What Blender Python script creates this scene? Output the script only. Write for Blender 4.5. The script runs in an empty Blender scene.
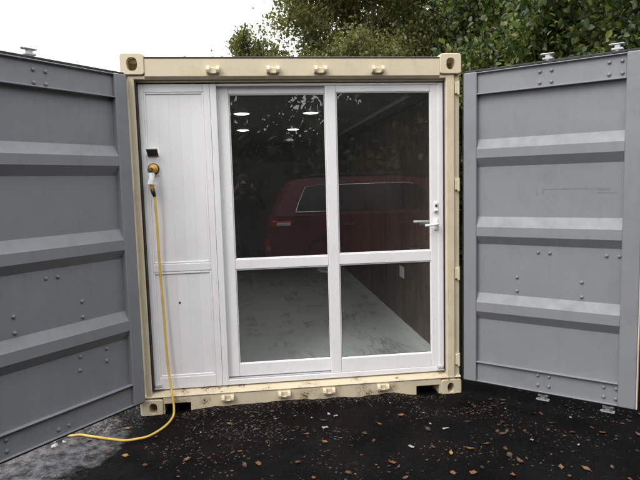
import bpy, bmesh, math, random
import numpy as np
from mathutils import Vector, Matrix, noise
random.seed(7)
rng = np.random.default_rng(7)
R = math.radians
SC = bpy.context.scene
COL = SC.collection

# ------------------------------------------------------------------ camera
CAM = Vector((0.870, -4.095, 1.670))
def basis(yaw, pitch, roll):
    f = Vector((math.sin(yaw)*math.cos(pitch), math.cos(yaw)*math.cos(pitch), math.sin(pitch)))
    r = Vector((math.cos(yaw), -math.sin(yaw), 0)); u = r.cross(f)
    c, s = math.cos(roll), math.sin(roll)
    return c*r+s*u, -s*r+c*u, f
cr, cu, cf = basis(0.1177, -0.10147, -0.0265)
cd = bpy.data.cameras.new('camera'); cam = bpy.data.objects.new('camera', cd); COL.objects.link(cam)
cam.matrix_world = Matrix(((cr.x, cu.x, -cf.x, CAM.x), (cr.y, cu.y, -cf.y, CAM.y), (cr.z, cu.z, -cf.z, CAM.z), (0, 0, 0, 1)))
cd.sensor_width = 36; cd.lens = 561.9/640*36; cd.clip_start = 0.03; cd.clip_end = 2000
SC.camera = cam

# ------------------------------------------------------------------ sky, sun, exposure
SUN_EL, SUN_AZ = R(50), R(229)          # azimuth clockwise from +Y
w = bpy.data.worlds.new('World'); SC.world = w; w.use_nodes = True
nt = w.node_tree; nt.nodes.clear()
def wn(t, **k):
    n = nt.nodes.new(t)
    for a, b in k.items(): setattr(n, a, b)
    return n
out = wn('ShaderNodeOutputWorld'); bg = wn('ShaderNodeBackground'); bg.inputs['Strength'].default_value = 0.1
sky = wn('ShaderNodeTexSky', sky_type='NISHITA', sun_disc=False)
sky.sun_elevation = SUN_EL; sky.sun_rotation = SUN_AZ; sky.dust_density = 3.0; sky.air_density = 1.0
tc = wn('ShaderNodeTexCoord'); sep = wn('ShaderNodeSeparateXYZ'); nt.links.new(tc.outputs['Generated'], sep.inputs[0])
ov = wn('ShaderNodeMapRange'); ov.inputs[1].default_value = -0.05; ov.inputs[2].default_value = 1.0   # overcast: zenith brighter than horizon
ov.inputs[3].default_value = 9.5; ov.inputs[4].default_value = 19.0
nt.links.new(sep.outputs['Z'], ov.inputs[0])
cloud = wn('ShaderNodeTexNoise'); cloud.inputs['Scale'].default_value = 2.2; cloud.inputs['Detail'].default_value = 5
nt.links.new(tc.outputs['Generated'], cloud.inputs['Vector'])
cm = wn('ShaderNodeMapRange'); cm.inputs[3].default_value = 0.88; cm.inputs[4].default_value = 1.12
nt.links.new(cloud.outputs['Fac'], cm.inputs[0])
mu = wn('ShaderNodeMath', operation='MULTIPLY'); nt.links.new(ov.outputs[0], mu.inputs[0]); nt.links.new(cm.outputs[0], mu.inputs[1])
tint = wn('ShaderNodeMix', data_type='RGBA', blend_type='MULTIPLY'); tint.inputs[0].default_value = 1
tint.inputs[6].default_value = (0.985, 0.99, 1.0, 1); nt.links.new(mu.outputs[0], tint.inputs[7])
mx = wn('ShaderNodeMix', data_type='RGBA'); mx.inputs[0].default_value = 0.88
nt.links.new(sky.outputs[0], mx.inputs[6]); nt.links.new(tint.outputs[2], mx.inputs[7])
nt.links.new(mx.outputs[2], bg.inputs['Color']); nt.links.new(bg.outputs[0], out.inputs[0])
sl = bpy.data.lights.new('sun', 'SUN'); sl.energy = 1.05; sl.angle = R(30); sl.color = (1.0, 0.97, 0.92)
so = bpy.data.objects.new('sun', sl); COL.objects.link(so)
sd = Vector((math.sin(SUN_AZ)*math.cos(SUN_EL), math.cos(SUN_AZ)*math.cos(SUN_EL), math.sin(SUN_EL)))
so.rotation_euler = sd.to_track_quat('Z', 'Y').to_euler(); so.location = (-8, -8, 20)
SC.view_settings.view_transform = 'Standard'; SC.view_settings.look = 'None'
SC.view_settings.exposure = 0.82; SC.view_settings.gamma = 1.0
SC.cycles.max_bounces = 10; SC.cycles.transparent_max_bounces = 24; SC.cycles.glossy_bounces = 4; SC.cycles.diffuse_bounces = 4

# ------------------------------------------------------------------ materials
def lin(h):
    c = [int(h[i:i+2], 16)/255 for i in (0, 2, 4)]
    return tuple((x/12.92 if x <= .04045 else ((x+.055)/1.055)**2.4) for x in c)
def shade(c, k): return tuple(min(1, x*k) for x in c[:3]) + (1,)
class NT:
    def __init__(s, name):
        s.m = bpy.data.materials.new(name); s.m.use_nodes = True; s.t = s.m.node_tree; s.t.nodes.clear()
        s.o = s.n('ShaderNodeOutputMaterial')
    def n(s, t, **k):
        x = s.t.nodes.new(t)
        for a, b in k.items(): setattr(x, a, b)
        return x
    def l(s, a, b): s.t.links.new(a, b)
    def pos(s, sc=(1, 1, 1), world=False):
        m = s.n('ShaderNodeMapping'); m.inputs['Scale'].default_value = sc
        if world: g = s.n('ShaderNodeNewGeometry'); s.l(g.outputs['Position'], m.inputs[0])
        else: g = s.n('ShaderNodeTexCoord'); s.l(g.outputs['Object'], m.inputs[0])
        return m.outputs[0]
    def noise(s, scale, detail=4, rough=.55, vec=None, dist=0):
        x = s.n('ShaderNodeTexNoise'); x.inputs['Scale'].default_value = scale; x.inputs['Detail'].default_value = detail
        x.inputs['Roughness'].default_value = rough; x.inputs['Distortion'].default_value = dist
        if vec is not None: s.l(vec, x.inputs['Vector'])
        return x.outputs['Fac']
    def ramp(s, f, stops):
        r = s.n('ShaderNodeValToRGB'); e = r.color_ramp.elements
        while len(e) < len(stops): e.new(.5)
        for i, (p, c) in enumerate(stops):
            e[i].position = p; e[i].color = (c, c, c, 1) if isinstance(c, (int, float)) else tuple(c[:3])+(1,)
        s.l(f, r.inputs[0]); return r.outputs[0]
    def mix(s, f, a, b, mode='MIX'):
        x = s.n('ShaderNodeMix', data_type='RGBA', blend_type=mode)
        for i, v in ((0, f), (6, a), (7, b)):
            if hasattr(v, 'is_linked') or isinstance(v, bpy.types.NodeSocket): s.l(v, x.inputs[i])
            elif i == 0: x.inputs[0].default_value = v
            else: x.inputs[i].default_value = tuple(v[:3])+(1,)
        return x.outputs[2]
    def bump(s, h, strength, dist=.01):
        b = s.n('ShaderNodeBump'); b.inputs['Strength'].default_value = strength; b.inputs['Distance'].default_value = dist
        s.l(h, b.inputs['Height']); return b.outputs[0]
    def pbr(s, col, rough=.5, bump=None, metal=0, spec=.5, coat=0):
        p = s.n('ShaderNodeBsdfPrincipled')
        for k, v in (('Base Color', col), ('Roughness', rough), ('Metallic', metal), ('Specular IOR Level', spec), ('Coat Weight', coat)):
            if isinstance(v, bpy.types.NodeSocket): s.l(v, p.inputs[k])
            elif k == 'Base Color': p.inputs[k].default_value = tuple(v[:3])+(1,)
            else: p.inputs[k].default_value = v
        if bump is not None: s.l(bump, p.inputs['Normal'])
        s.l(p.outputs[0], s.o.inputs[0]); return p

def paint(name, c, rough=.45, var=.12, scale=2.5, bump=.06, dirt=None, dirt_amt=.5, rust=0, island=0, streak=True, metal=0, dent=0):
    s = NT(name); v = s.pos(world=True)
    n1 = s.noise(scale, 5, .6, v)
    col = s.mix(s.ramp(n1, [(.3, 0.), (.7, 1.)]), shade(c, 1-var), shade(c, 1+var*.4))
    if streak:
        vs = s.pos((9, 9, .5), True); col = s.mix(s.ramp(s.noise(3, 3, .6, vs), [(.45, 0.), (.8, .5)]), col, shade(c, 1-var*1.4))
    if dirt:
        d = s.ramp(s.noise(7, 8, .7, v), [(.5, 0.), (.72, dirt_amt)]); col = s.mix(d, col, dirt)
    if island:
        g = s.n('ShaderNodeObjectInfo'); k = s.n('ShaderNodeMapRange'); k.inputs[3].default_value = 1-island; k.inputs[4].default_value = 1+island*.3
        s.l(g.outputs['Random'], k.inputs[0]); col = s.mix(1., col, k.outputs[0], 'MULTIPLY')
    if rust:
        vr = s.pos((1, 1, 2.2), True)
        r1 = s.noise(75, 5, .6, vr); r2 = s.noise(7, 2, .5, v)
        m = s.n('ShaderNodeMath', operation='MULTIPLY'); s.l(r1, m.inputs[0]); s.l(r2, m.inputs[1])
        mask = s.ramp(m.outputs[0], [(.385-rust*.025, 0.), (.405-rust*.025, 1.)])
        col = s.mix(mask, col, lin('4a2c1a'))
    rg = s.ramp(s.noise(14, 4, .6, v), [(.3, rough-.08), (.7, rough+.1)])
    bn = s.bump(s.noise(60, 3, .5, v), bump, .004)
    if dent:
        b2 = s.n('ShaderNodeBump'); b2.inputs['Strength'].default_value = dent; b2.inputs['Distance'].default_value = .02
        s.l(s.noise(2.6, 2, .4, v), b2.inputs['Height']); s.l(bn, b2.inputs['Normal']); bn = b2.outputs[0]
    s.pbr(col, rg, bn, metal); return s.m

M = {}
M['grey'] = paint('door_grey_paint', (.216, .223, .240), .55, .09, 1.6, .05, dirt=lin('606062'), dirt_amt=.25, dent=.35)
M['grey_rivet'] = paint('rivet_grey', (.20, .205, .22), .4, .1, 30, .02)
M['cream'] = paint('container_cream_paint', (.66, .57, .41), .5, .06, 2, .08, dirt=lin('a08a62'), dirt_amt=.3)
M['cream_sill'] = paint('sill_cream_rusty', (.63, .54, .385), .55, .12, 3, .15, dirt=lin('7a6648'), dirt_amt=.5, rust=1.15)
M['upvc'] = paint('white_upvc', (.80, .79, .80), .32, .03, 1.5, .01, dirt=lin('cfcac6'), dirt_amt=.35)
M['board'] = paint('white_panel_board', (.79, .78, .795), .38, .03, 1.5, .02, dirt=lin('cfcac8'), dirt_amt=.25, island=.05)
M['gasket'] = paint('black_rubber', (.012, .012, .013), .6, .1, 8, .05, streak=False)
M['galv'] = paint('galvanised_steel', (.50, .51, .52), .5, .2, 12, .05, metal=.2)
M['yellow'] = paint('yellow_plastic', (.62, .33, .025), .45, .1, 20, .02, streak=False)
M['cable'] = paint('yellow_cable', (.72, .47, .085), .5, .1, 9, .03, dirt=lin('7a5a20'), dirt_amt=.4, streak=False)
M['black'] = paint('black_plastic', (.015, .015, .016), .4, .1, 20, .02, streak=False)
M['white'] = paint('white_plastic', (.8, .8, .79), .35, .03, 5, .01, streak=False)
M['handle'] = paint('white_handle', (.82, .81, .80), .25, .02, 5, .005, streak=False)
M['plank'] = paint('brown_wall_plank', (.17, .128, .105), .5, .35, 3, .1, island=.35)
M['lining'] = paint('pale_lining', (.2, .195, .19), .6, .05, 2, .02)
M['darklining'] = paint('dark_lining', (.10, .09, .085), .6, .2, 2, .05)
M['chrome'] = paint('chrome_trim', (.7, .7, .7), .2, .05, 5, 0, metal=.9, streak=False)
M['vanred'] = paint('van_red_paint', (.15, .024, .029), .25, .1, 3, 0, streak=False)
M['vanglass'] = paint('van_dark_glass', (.008, .009, .010), .06, .05, 3, 0, streak=False)
M['tyre'] = paint('tyre_rubber', (.02, .02, .02), .8, .2, 20, .2, streak=False)
M['lens_red'] = paint('red_lens', (.45, .015, .02), .15, .05, 9, 0, streak=False)
M['lens_white'] = paint('clear_lens', (.75, .72, .70), .15, .05, 9, 0, streak=False)
M['fence'] = paint('dark_fence_board', (.045, .038, .032), .7, .3, 4, .2, island=.4)
M['skin'] = paint('skin', (.30, .16, .115), .5, .06, 8, .03, streak=False)
M['jacket'] = paint('dark_jacket', (.009, .009, .011), .8, .3, 12, .3, streak=False)
M['jeans'] = paint('dark_jeans', (.022, .028, .045), .85, .3, 15, .3, streak=False)
M['hair'] = paint('brown_hair', (.010, .007, .005), .6, .3, 40, .4, streak=False)
M['paper'] = paint('white_paper', (.26, .26, .27), .7, .05, 30, .05, streak=False)
M['blue'] = paint('blue_plastic', (.025, .07, .26), .4, .1, 20, .02, streak=False)

s = NT('pane_glass')                                   # thin pane: mirror share by angle, the rest passes tinted
lw = s.n('ShaderNodeLayerWeight'); lw.inputs['Blend'].default_value = .5
pw = s.n('ShaderNodeMath', operation='POWER'); s.l(lw.outputs['Facing'], pw.inputs[0]); pw.inputs[1].default_value = 5
mr = s.n('ShaderNodeMapRange'); mr.inputs[3].default_value = .07; mr.inputs[4].default_value = 1.0; s.l(pw.outputs[0], mr.inputs[0])
tr = s.n('ShaderNodeBsdfTransparent'); tr.inputs[0].default_value = (.93, .945, .94, 1)
gl = s.n('ShaderNodeBsdfGlossy'); gl.inputs['Roughness'].default_value = .002; gl.inputs[0].default_value = (1, 1, 1, 1)
ms = s.n('ShaderNodeMixShader'); s.l(mr.outputs[0], ms.inputs[0]); s.l(tr.outputs[0], ms.inputs[1]); s.l(gl.outputs[0], ms.inputs[2])
df = s.n('ShaderNodeBsdfDiffuse'); df.inputs[0].default_value = (.6, .6, .6, 1); m2 = s.n('ShaderNodeMixShader')      # thin pale film of dust, added as haze to grey the dark panes
fd = s.n('ShaderNodeMapRange'); fd.inputs[3].default_value = .003; fd.inputs[4].default_value = .014; s.l(s.noise(3, 5, .6, s.pos(world=True)), fd.inputs[0])
s.l(fd.outputs[0], m2.inputs[0]); s.l(ms.outputs[0], m2.inputs[1]); s.l(df.outputs[0], m2.inputs[2]); s.l(m2.outputs[0], s.o.inputs[0])
M['glass'] = s.m

s = NT('marble_vinyl')
v = s.pos(world=True)
vm = s.n('ShaderNodeMapping'); vm.inputs['Rotation'].default_value = (0, 0, R(-24)); vm.inputs['Scale'].default_value = (1.9, .62, 1); s.l(v, vm.inputs[0])
n = s.noise(1.9, 8, .62, vm.outputs[0], .7)
vein = s.ramp(n, [(.465, 0.), (.496, 1.), (.502, 1.), (.55, 0.)])
base = s.mix(s.ramp(s.noise(1.4, 5, .6, v), [(.3, 0.), (.7, 1.)]), (.70, .725, .715), (.80, .81, .80))
veinm = s.n('ShaderNodeMath', operation='MULTIPLY'); s.l(vein, veinm.inputs[0]); s.l(s.ramp(s.noise(3.1, 3, .5, v), [(.4, 0.), (.7, .8)]), veinm.inputs[1])
s.pbr(s.mix(veinm.outputs[0], base, (.17, .18, .18)), .35)
M['marble'] = s.m

s = NT('downlight_glow')
e = s.n('ShaderNodeEmission'); e.inputs[0].default_value = (1, .93, .80, 1); e.inputs[1].default_value = 14; s.l(e.outputs[0], s.o.inputs[0])
M['glow'] = s.m

# ground: wet black asphalt, wet sheen painted in as a pale patch under the left door, grit
s = NT('wet_asphalt')
v = s.pos(world=True)
base = s.mix(s.ramp(s.noise(2.0, 6, .6, v), [(.35, 0.), (.7, 1.)]), (.003, .0029, .003), (.010, .0094, .0094))
grit = s.noise(170, 3, .7, v)
base = s.mix(s.ramp(grit, [(.60, 0.), (.72, .5)]), base, (.03, .0285, .028))
base = s.mix(s.ramp(s.noise(75, 2, .6, v), [(.70, 0.), (.74, .6)]), base, (.12, .08, .055))
pp = s.n('ShaderNodeSeparateXYZ'); s.l(v, pp.inputs[0])
def dist(cx, cy, rx, ry):
    a = s.n('ShaderNodeMapping'); a.vector_type = 'POINT'; a.inputs['Location'].default_value = (-cx/rx, -cy/ry, 0); a.inputs['Scale'].default_value = (1/rx, 1/ry, 0)
    g = s.n('ShaderNodeNewGeometry'); s.l(g.outputs['Position'], a.inputs[0])
    ln = s.n('ShaderNodeVectorMath', operation='LENGTH'); s.l(a.outputs[0], ln.inputs[0]); return ln.outputs['Value']
d1 = dist(-.56, -.38, .54, .62)
ad = s.n('ShaderNodeMath', operation='ADD'); s.l(d1, ad.inputs[0])
wob = s.n('ShaderNodeMapRange'); wob.inputs[3].default_value = -.75; wob.inputs[4].default_value = .75; s.l(s.noise(4.5, 7, .68, v), wob.inputs[0]); s.l(wob.outputs[0], ad.inputs[1])
patch = s.ramp(ad.outputs[0], [(.74, 1.), (.96, 0.)])
pcol = s.mix(s.ramp(s.noise(14, 8, .75, v), [(.40, 0.), (.60, 1.)]), (.035, .034, .036), (.27, .262, .28))
pcol = s.mix(s.ramp(grit, [(.5, 0.), (.62, .6)]), pcol, (.09, .085, .085))
base = s.mix(patch, base, pcol)
rg = s.ramp(s.noise(3.3, 6, .65, v), [(.35, .45), (.65, .75)])
rg = s.mix(patch, rg, (.6, .6, .6))
hsum = s.n('ShaderNodeMath', operation='ADD'); s.l(grit, hsum.inputs[0]); s.l(s.noise(38, 5, .7, v), hsum.inputs[1])
s.pbr(base, rg, s.bump(hsum.outputs[0], 1., .014), spec=.05)
M['asphalt'] = s.m

def leafmat(name, c1, c2, c3, trans=.35, rough=.45):
    s = NT(name); g = s.n('ShaderNodeNewGeometry')
    col = s.ramp(g.outputs['Random Per Island'], [(0., c1), (.55, c2), (1., c3)])
    p = s.n('ShaderNodeBsdfPrincipled'); s.l(col, p.inputs['Base Color']); p.inputs['Roughness'].default_value = rough; p.inputs['Specular IOR Level'].default_value = .4
    t = s.n('ShaderNodeBsdfTranslucent'); s.l(s.mix(1., col, (1.2, 1.25, .7), 'MULTIPLY'), t.inputs[0])
    m = s.n('ShaderNodeMixShader'); m.inputs[0].default_value = trans; s.l(p.outputs[0], m.inputs[1]); s.l(t.outputs[0], m.inputs[2]); s.l(m.outputs[0], s.o.inputs[0]); return s.m
M['leaf_olive'] = leafmat('olive_leaves', (.062, .078, .024), (.125, .142, .048), (.24, .20, .08), .45)
M['leaf_green'] = leafmat('green_leaves', (.022, .042, .012), (.046, .074, .02), (.19, .20, .05), .34)
M['leaf_dark'] = leafmat('dark_leaves', (.026, .04, .015), (.055, .075, .026), (.11, .115, .04))
M['fallen'] = leafmat('fallen_brown', (.085, .035, .016), (.16, .062, .025), (.24, .11, .045), .1, .5)
def fallenmat(name, c):
    s = NT(name); v = s.pos(); col = s.mix(s.ramp(s.noise(60, 4, .6, v), [(.35, 0.), (.7, 1.)]), shade(c, .55), c)
    s.pbr(col, .5, s.bump(s.noise(90, 3, .5, v), .2, .002)); return s.m
M['fallen_a'] = fallenmat('fallen_dark_brown', (.045, .021, .013)); M['fallen_b'] = fallenmat('fallen_brown_red', (.085, .035, .018))
M['fallen_c'] = fallenmat('fallen_orange', (.20, .085, .03)); M['fallen_y'] = fallenmat('fallen_yellow', (.36, .21, .06))
s = NT('bark'); v = s.pos((1, 1, .35), True)
s.pbr(s.mix(s.ramp(s.noise(14, 6, .7, v), [(.35, 0.), (.7, 1.)]), (.045, .036, .028), (.14, .115, .09)), .85, s.bump(s.noise(22, 5, .7, v), .7, .02)); M['bark'] = s.m
s = NT('gravel_bits'); g = s.n('ShaderNodeNewGeometry')
s.pbr(s.ramp(g.outputs['Random Per Island'], [(0., (.008, .008, .008)), (.8, (.017, .016, .0155)), (.98, (.05, .047, .045)), (1., (.12, .115, .11))]), .55); M['gravel'] = s.m
s = NT('litter_bits'); g = s.n('ShaderNodeNewGeometry')
s.pbr(s.ramp(g.outputs['Random Per Island'], [(0., (.015, .010, .008)), (.5, (.04, .021, .013)), (.85, (.08, .042, .022)), (.98, (.10, .085, .07)), (1., (.30, .30, .29))]), .6); M['litter'] = s.m

# ------------------------------------------------------------------ mesh helpers
class MB:
    def __init__(s): s.bm = bmesh.new()
    def box(s, lo, hi, bev=.003, seg=1, mat=None):
        c = [(a+b)/2 for a, b in zip(lo, hi)]; d = [abs(b-a) for a, b in zip(lo, hi)]
        r = bmesh.ops.create_cube(s.bm, size=1, matrix=Matrix.Translation(c) @ Matrix.Diagonal((*d, 1)))
        vs = r['verts']; bev = min(bev, min(d)*.45)
        if bev > 0:
            es = list({e for v in vs for e in v.link_edges})
            q = bmesh.ops.bevel(s.bm, geom=es, offset=bev, segments=seg, affect='EDGES', profile=.5)
            vs = list({v for f in q['faces'] for v in f.verts} | {v for v in vs if v.is_valid})
        if mat is not None: bmesh.ops.transform(s.bm, matrix=mat, verts=vs)
        return s
    def prism(s, pts, axis, a, b):
        """closed outline pts (2D) extruded along axis from a to b; 2D coords fill the other two axes in order"""
        def P(p, t):
            q = list(p); q.insert(axis, t); return q
        v0 = [s.bm.verts.new(P(p, a)) for p in pts]; v1 = [s.bm.verts.new(P(p, b)) for p in pts]
        n = len(pts); s.bm.faces.new(v0); s.bm.faces.new(v1[::-1])
        for i in range(n): s.bm.faces.new((v0[i], v1[i], v1[(i+1) % n], v0[(i+1) % n]))
        return s
    def tube(s, pts, rad, n=8, caps=True):
        pts = [Vector(p) for p in pts]
        if not hasattr(rad, '__len__'): rad = [rad]*len(pts)
        rings = []; up = None
        for i, p in enumerate(pts):
            d = (pts[min(i+1, len(pts)-1)]-pts[max(i-1, 0)]).normalized()
            if up is None: up = d.orthogonal().normalized()
            up = (up-d*up.dot(d)).normalized(); sd = d.cross(up)
            rings.append([s.bm.verts.new(p+(up*math.cos(2*math.pi*k/n)+sd*math.sin(2*math.pi*k/n))*rad[i]) for k in range(n)])
        for a, b in zip(rings, rings[1:]):
            for k in range(n): s.bm.faces.new((a[k], a[(k+1) % n], b[(k+1) % n], b[k]))
        if caps: s.bm.faces.new(rings[0][::-1]); s.bm.faces.new(rings[-1])
        return s
    def lathe(s, prof, n=16, mat=Matrix()):
        """prof: (r, z) list; spun about local z"""
        rings = []
        for r, z in prof:
            if r < 1e-6: rings.append([s.bm.verts.new(mat @ Vector((0, 0, z)))])
            else: rings.append([s.bm.verts.new(mat @ Vector((r*math.cos(2*math.pi*k/n), r*math.sin(2*math.pi*k/n), z))) for k in range(n)])
        for a, b in zip(rings, rings[1:]):
            for k in range(n):
                k2 = (k+1) % n
                if len(a) == 1 and len(b) == 1: continue
                if len(a) == 1: s.bm.faces.new((a[0], b[k], b[k2]))
                elif len(b) == 1: s.bm.faces.new((a[k], a[k2], b[0]))
                else: s.bm.faces.new((a[k], a[k2], b[k2], b[k]))
        return s
    def face(s, pts): s.bm.faces.new([s.bm.verts.new(p) for p in pts]); return s
    def mesh(s, name, mat, smooth=False):
        bmesh.ops.recalc_face_normals(s.bm, faces=s.bm.faces)
        me = bpy.data.meshes.new(name); s.bm.to_mesh(me); s.bm.free()
        for m in (mat if isinstance(mat, (list, tuple)) else [mat]): me.materials.append(m)
        if smooth: me.shade_smooth()
        return me
def link(name, me, parent=None, loc=(0, 0, 0), rot=(0, 0, 0), label=None):
    o = bpy.data.objects.new(name, me); COL.objects.link(o); o.location = loc; o.rotation_euler = rot
    if parent is not None: o.parent = parent
    if label: o['label'] = label
    return o
def obj(name, mb, mat, parent=None, smooth=False, **k): return link(name, mb.mesh(name, mat, smooth), parent, **k)
def tag(o, label=None, cat=None, group=None, kind=None):
    for k, v in (('label', label), ('category', cat), ('group', group), ('kind', kind)):
        if v: o[k] = v
    return o
def thing(name, label, cat, loc=(0, 0, 0), rz=0, group=None):
    return tag(link(name, None, None, loc, (0, 0, rz)), label, cat, group)
def catmull(P, k=8):
    P = [Vector(p) for p in P]; Q = [P[0]*2-P[1]]+P+[P[-1]*2-P[-2]]; o = []
    for i in range(1, len(Q)-2):
        a, b, c, d = Q[i-1:i+3]
        for j in range(k):
            t = j/k; o.append(.5*((2*b)+(c-a)*t+(2*a-5*b+4*c-d)*t*t+(3*b-a-3*c+d)*t**3))
    return o+[P[-1]]

# ------------------------------------------------------------------ ground
def gh(x, y):
    n = noise.noise(Vector((x*3, y*3, 1.3)))*.006+noise.noise(Vector((x*11, y*11, 4.1)))*.004+noise.noise(Vector((x*31, y*31, 2.2)))*.0025
    if y > .15: return -.012+n
    m = max(0, min(1, (x-.28)/.25))*max(0, min(1, (2.14-x)/.25))
    mound = (.034+.012*noise.noise(Vector((x*7, 3.3, .7)))+.006*noise.noise(Vector((x*23, 5.3, .7))))*math.exp(-((y)/.13)**2)*m
    far = max(0, min(1, (-y-.2)/1.0))
    return .004+n*(1 if -4 < y and abs(x) < 6 else .5)+mound-.004*far
def axis(a, b, step, far):
    v = list(np.arange(a, b+step/2, step)); d = step; lo, hi = [], []
    x = a
    while x > -far: d *= 1.35; x -= d; lo.append(x)
    d = step; x = b
    while x < far: d *= 1.35; x += d; hi.append(x)
    return lo[::-1]+v+hi
gx, gy = axis(-1.4, 4.0, .025, 500), axis(-1.7, .2, .02, 500)
verts = [(x, y, gh(x, y)) for y in gy for x in gx]; nx = len(gx)
faces = [(j*nx+i, j*nx+i+1, (j+1)*nx+i+1, (j+1)*nx+i) for j in range(len(gy)-1) for i in range(nx-1)]
me = bpy.data.meshes.new('ground'); me.from_pydata(verts, [], faces); me.materials.append(M['asphalt']); me.shade_smooth()
tag(link('ground', me), kind='structure')

# ------------------------------------------------------------------ shipping container
CW, CH, CL = 2.438, 2.591, 6.058
box_t = thing('shipping_container', 'cream shipping container with both grey end doors swung open', 'shipping container')

def casting(hw, hh, hdx=0, hdz=0, h_=.118, w_=.162, d_=.178):
    """corner casting, local origin at its centre front; oval hole through the front face"""
    mb = MB(); n = 40; o_, i_, t_ = [], [], []
    def se(t, a, b, p):
        c, s_ = math.cos(t), math.sin(t); return a*math.copysign(abs(c)**(2/p), c), b*math.copysign(abs(s_)**(2/p), s_)
    fr = [[] for _ in range(6)]
    for k in range(n):
        t = 2*math.pi*(k+.5)/n
        x, z = se(t, w_/2, h_/2, 9); x1, z1 = se(t, w_/2-.004, h_/2-.004, 9); hx, hz = se(t, hw, hh, 2.6)
        for L, p in zip(fr, ((x, d_, z), (x, .004, z), (x1, 0, z1), (hx+hdx, 0, hz+hdz), (hx*.96+hdx, .028, hz*.96+hdz), (hx*.96+hdx, .12, hz*.96+hdz))): L.append(mb.bm.verts.new(p))
    for a, b in zip(fr, fr[1:]):
        for k in range(n): mb.bm.faces.new((a[k], a[(k+1) % n], b[(k+1) % n], b[k]))
    mb.bm.faces.new(fr[0]); mb.bm.faces.new(fr[-1])
    return mb
for x, z, hw, hh, m_ in ((.081, CH-.073, .036, .046, 'cream'), (CW-.081, CH-.073, .033, .042, 'cream'), (.081, .059, .029, .040, 'cream_sill'), (CW-.081, .059, .027, .040, 'cream_sill')):
    obj('corner_casting', casting(hw, hh, 0 if z > 1 else (.01 if x < 1 else -.005), 0 if z > 1 else -.006, .146 if z > 1 else .118), M[m_], box_t, loc=(x, 0, z))
    obj('corner_casting', casting(.03, .04), M['cream'], box_t, loc=(x, CL, z), rot=(0, 0, math.pi))
# posts: face band and a set-back hinge band
obj('corner_post', MB().box((.002, .034, .118), (.045, .14, CH-.147)).box((.045, .014, .118), (.086, .14, CH-.147), .005), M['cream'], box_t)
obj('corner_post', MB().box((CW-.048, .034, .118), (CW-.004, .14, CH-.147)).box((CW-.112, .014, .118), (CW-.048, .14, CH-.147), .005), M['cream'], box_t)
for x in (.05, CW-.05): obj('corner_post', MB().box((x-.05, CL-.14, .118), (x+.05, CL, CH-.147)), M['cream'], box_t)
# header with a rolled lip
obj('header_rail', MB().prism([(.012, 2.432), (.008, 2.436), (.008, 2.552), (.014, 2.558), (.16, 2.558), (.16, 2.418), (.03, 2.418)], 0, .163, CW-.163), M['cream'], box_t)
obj('header_flange', MB().box((.050, .055, 2.402), (CW-.050, .139, 2.4172), .002).box((.048, .016, 2.4175), (.1628, .138, 2.4435), .003).box((CW-.1628, .016, 2.4175), (CW-.048, .138, 2.4435), .003), M['cream'], box_t)
obj('roof_edge', MB().box((.163, .004, 2.560), (CW-.163, .05, 2.568), .002), M['darklining'], box_t)
# sill: sloped tread and front face with the two fork pockets left open
sm = MB()
sm.prism([(.010, .128), (.006, .135), (.012, .141), (.13, .170), (.2, .170), (.2, .12), (.04, .12)], 0, .004, CW-.004)
sm.prism([(.012, .132), (.012, -.05), (.028, -.05), (.028, .132)], 0, .362, 2.078)
for a, b in ((.163, .172), (2.264, CW-.163)): sm.box((a, .012, -.05), (b, .028, .130), .001)
for a, b in ((.172, .362), (2.078, 2.264)):
    sm.box((a, .012, .081), (b, .028, .131), .001)
    sm.box((a+.001, .03, .078), (b-.001, .5, .084), .001); sm.box((a-.006, .03, -.05), (a, .5, .08), .001); sm.box((b, .03, -.05), (b+.006, .5, .08), .001)
obj('door_sill', sm, M['cream_sill'], box_t)
def keeper():
    mb = MB().box((-.044, -.008, -.024), (.044, .004, .020), .004)
    for sx in (-1, 1):
        mb.prism([(-.002, -.022), (-.040, -.018), (-.046, -.002), (-.040, .016), (-.026, .026), (-.002, .024)], 0, sx*.034-.0115, sx*.034+.0115)
    return mb.box((-.02, -.02, -.026), (.02, -.004, -.014), .003)
km = keeper().mesh('cam_keeper', M['cream'])
for x in (.631, 1.05, 1.388, 1.806): link('cam_keeper', km, box_t, (x, .006, 2.474)); link('cam_keeper', km, box_t, (x+.003, .010, .098))
hm = MB().box((-.012, -.010, -.042), (.012, .012, .042), .004).tube([(.014, -.012, -.05), (.014, -.012, .05)], .009).mesh('hinge', M['cream'])
for z in (2.345, 1.63, .95, .27):
    link('hinge', hm, box_t, (CW-.030, .026, z)); link('hinge', hm, box_t, (.000, .030, z), (0, 0, math.pi))
# shell
def corr(L, H, depth=.036, pitch=.278):
    out_ = []; x = 0
    while x < L-.05:
        for dx, d in ((0, 0), (.07, 0), (.138, depth), (.208, depth)): out_.append((min(x+dx, L), d))
        x += pitch
    return out_+[(L, 0)]
def sidewall(side):
    mb = MB(); pr = corr(CL-.28, 1)
    pts = [(.14+a, d) for a, d in pr]; base = 0 if side < 0 else CW
    o = [(base+(-side)*(.006+d), a) for a, d in pts]; i = [(base+(-side)*(.009+d), a) for a, d in pts]
    v = [[mb.bm.verts.new((x, y, z)) for x, y in L] for L in (o, i) for z in (.16, CH-.06)]
    for k in range(len(o)-1):
        mb.bm.faces.new((v[0][k], v[0][k+1], v[1][k+1], v[1][k])); mb.bm.faces.new((v[2][k], v[3][k], v[3][k+1], v[2][k+1]))
    mb.box((base-side*.06 if side > 0 else 0, .18, CH-.06), (base if side > 0 else .06, CL-.18, CH-.003)); mb.box((base-side*.06 if side > 0 else 0, .18, 0), (base if side > 0 else .06, CL-.18, .16))
    return mb
obj('side_wall', sidewall(-1), M['cream'], box_t); obj('side_wall', sidewall(1), M['cream'], box_t)
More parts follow.
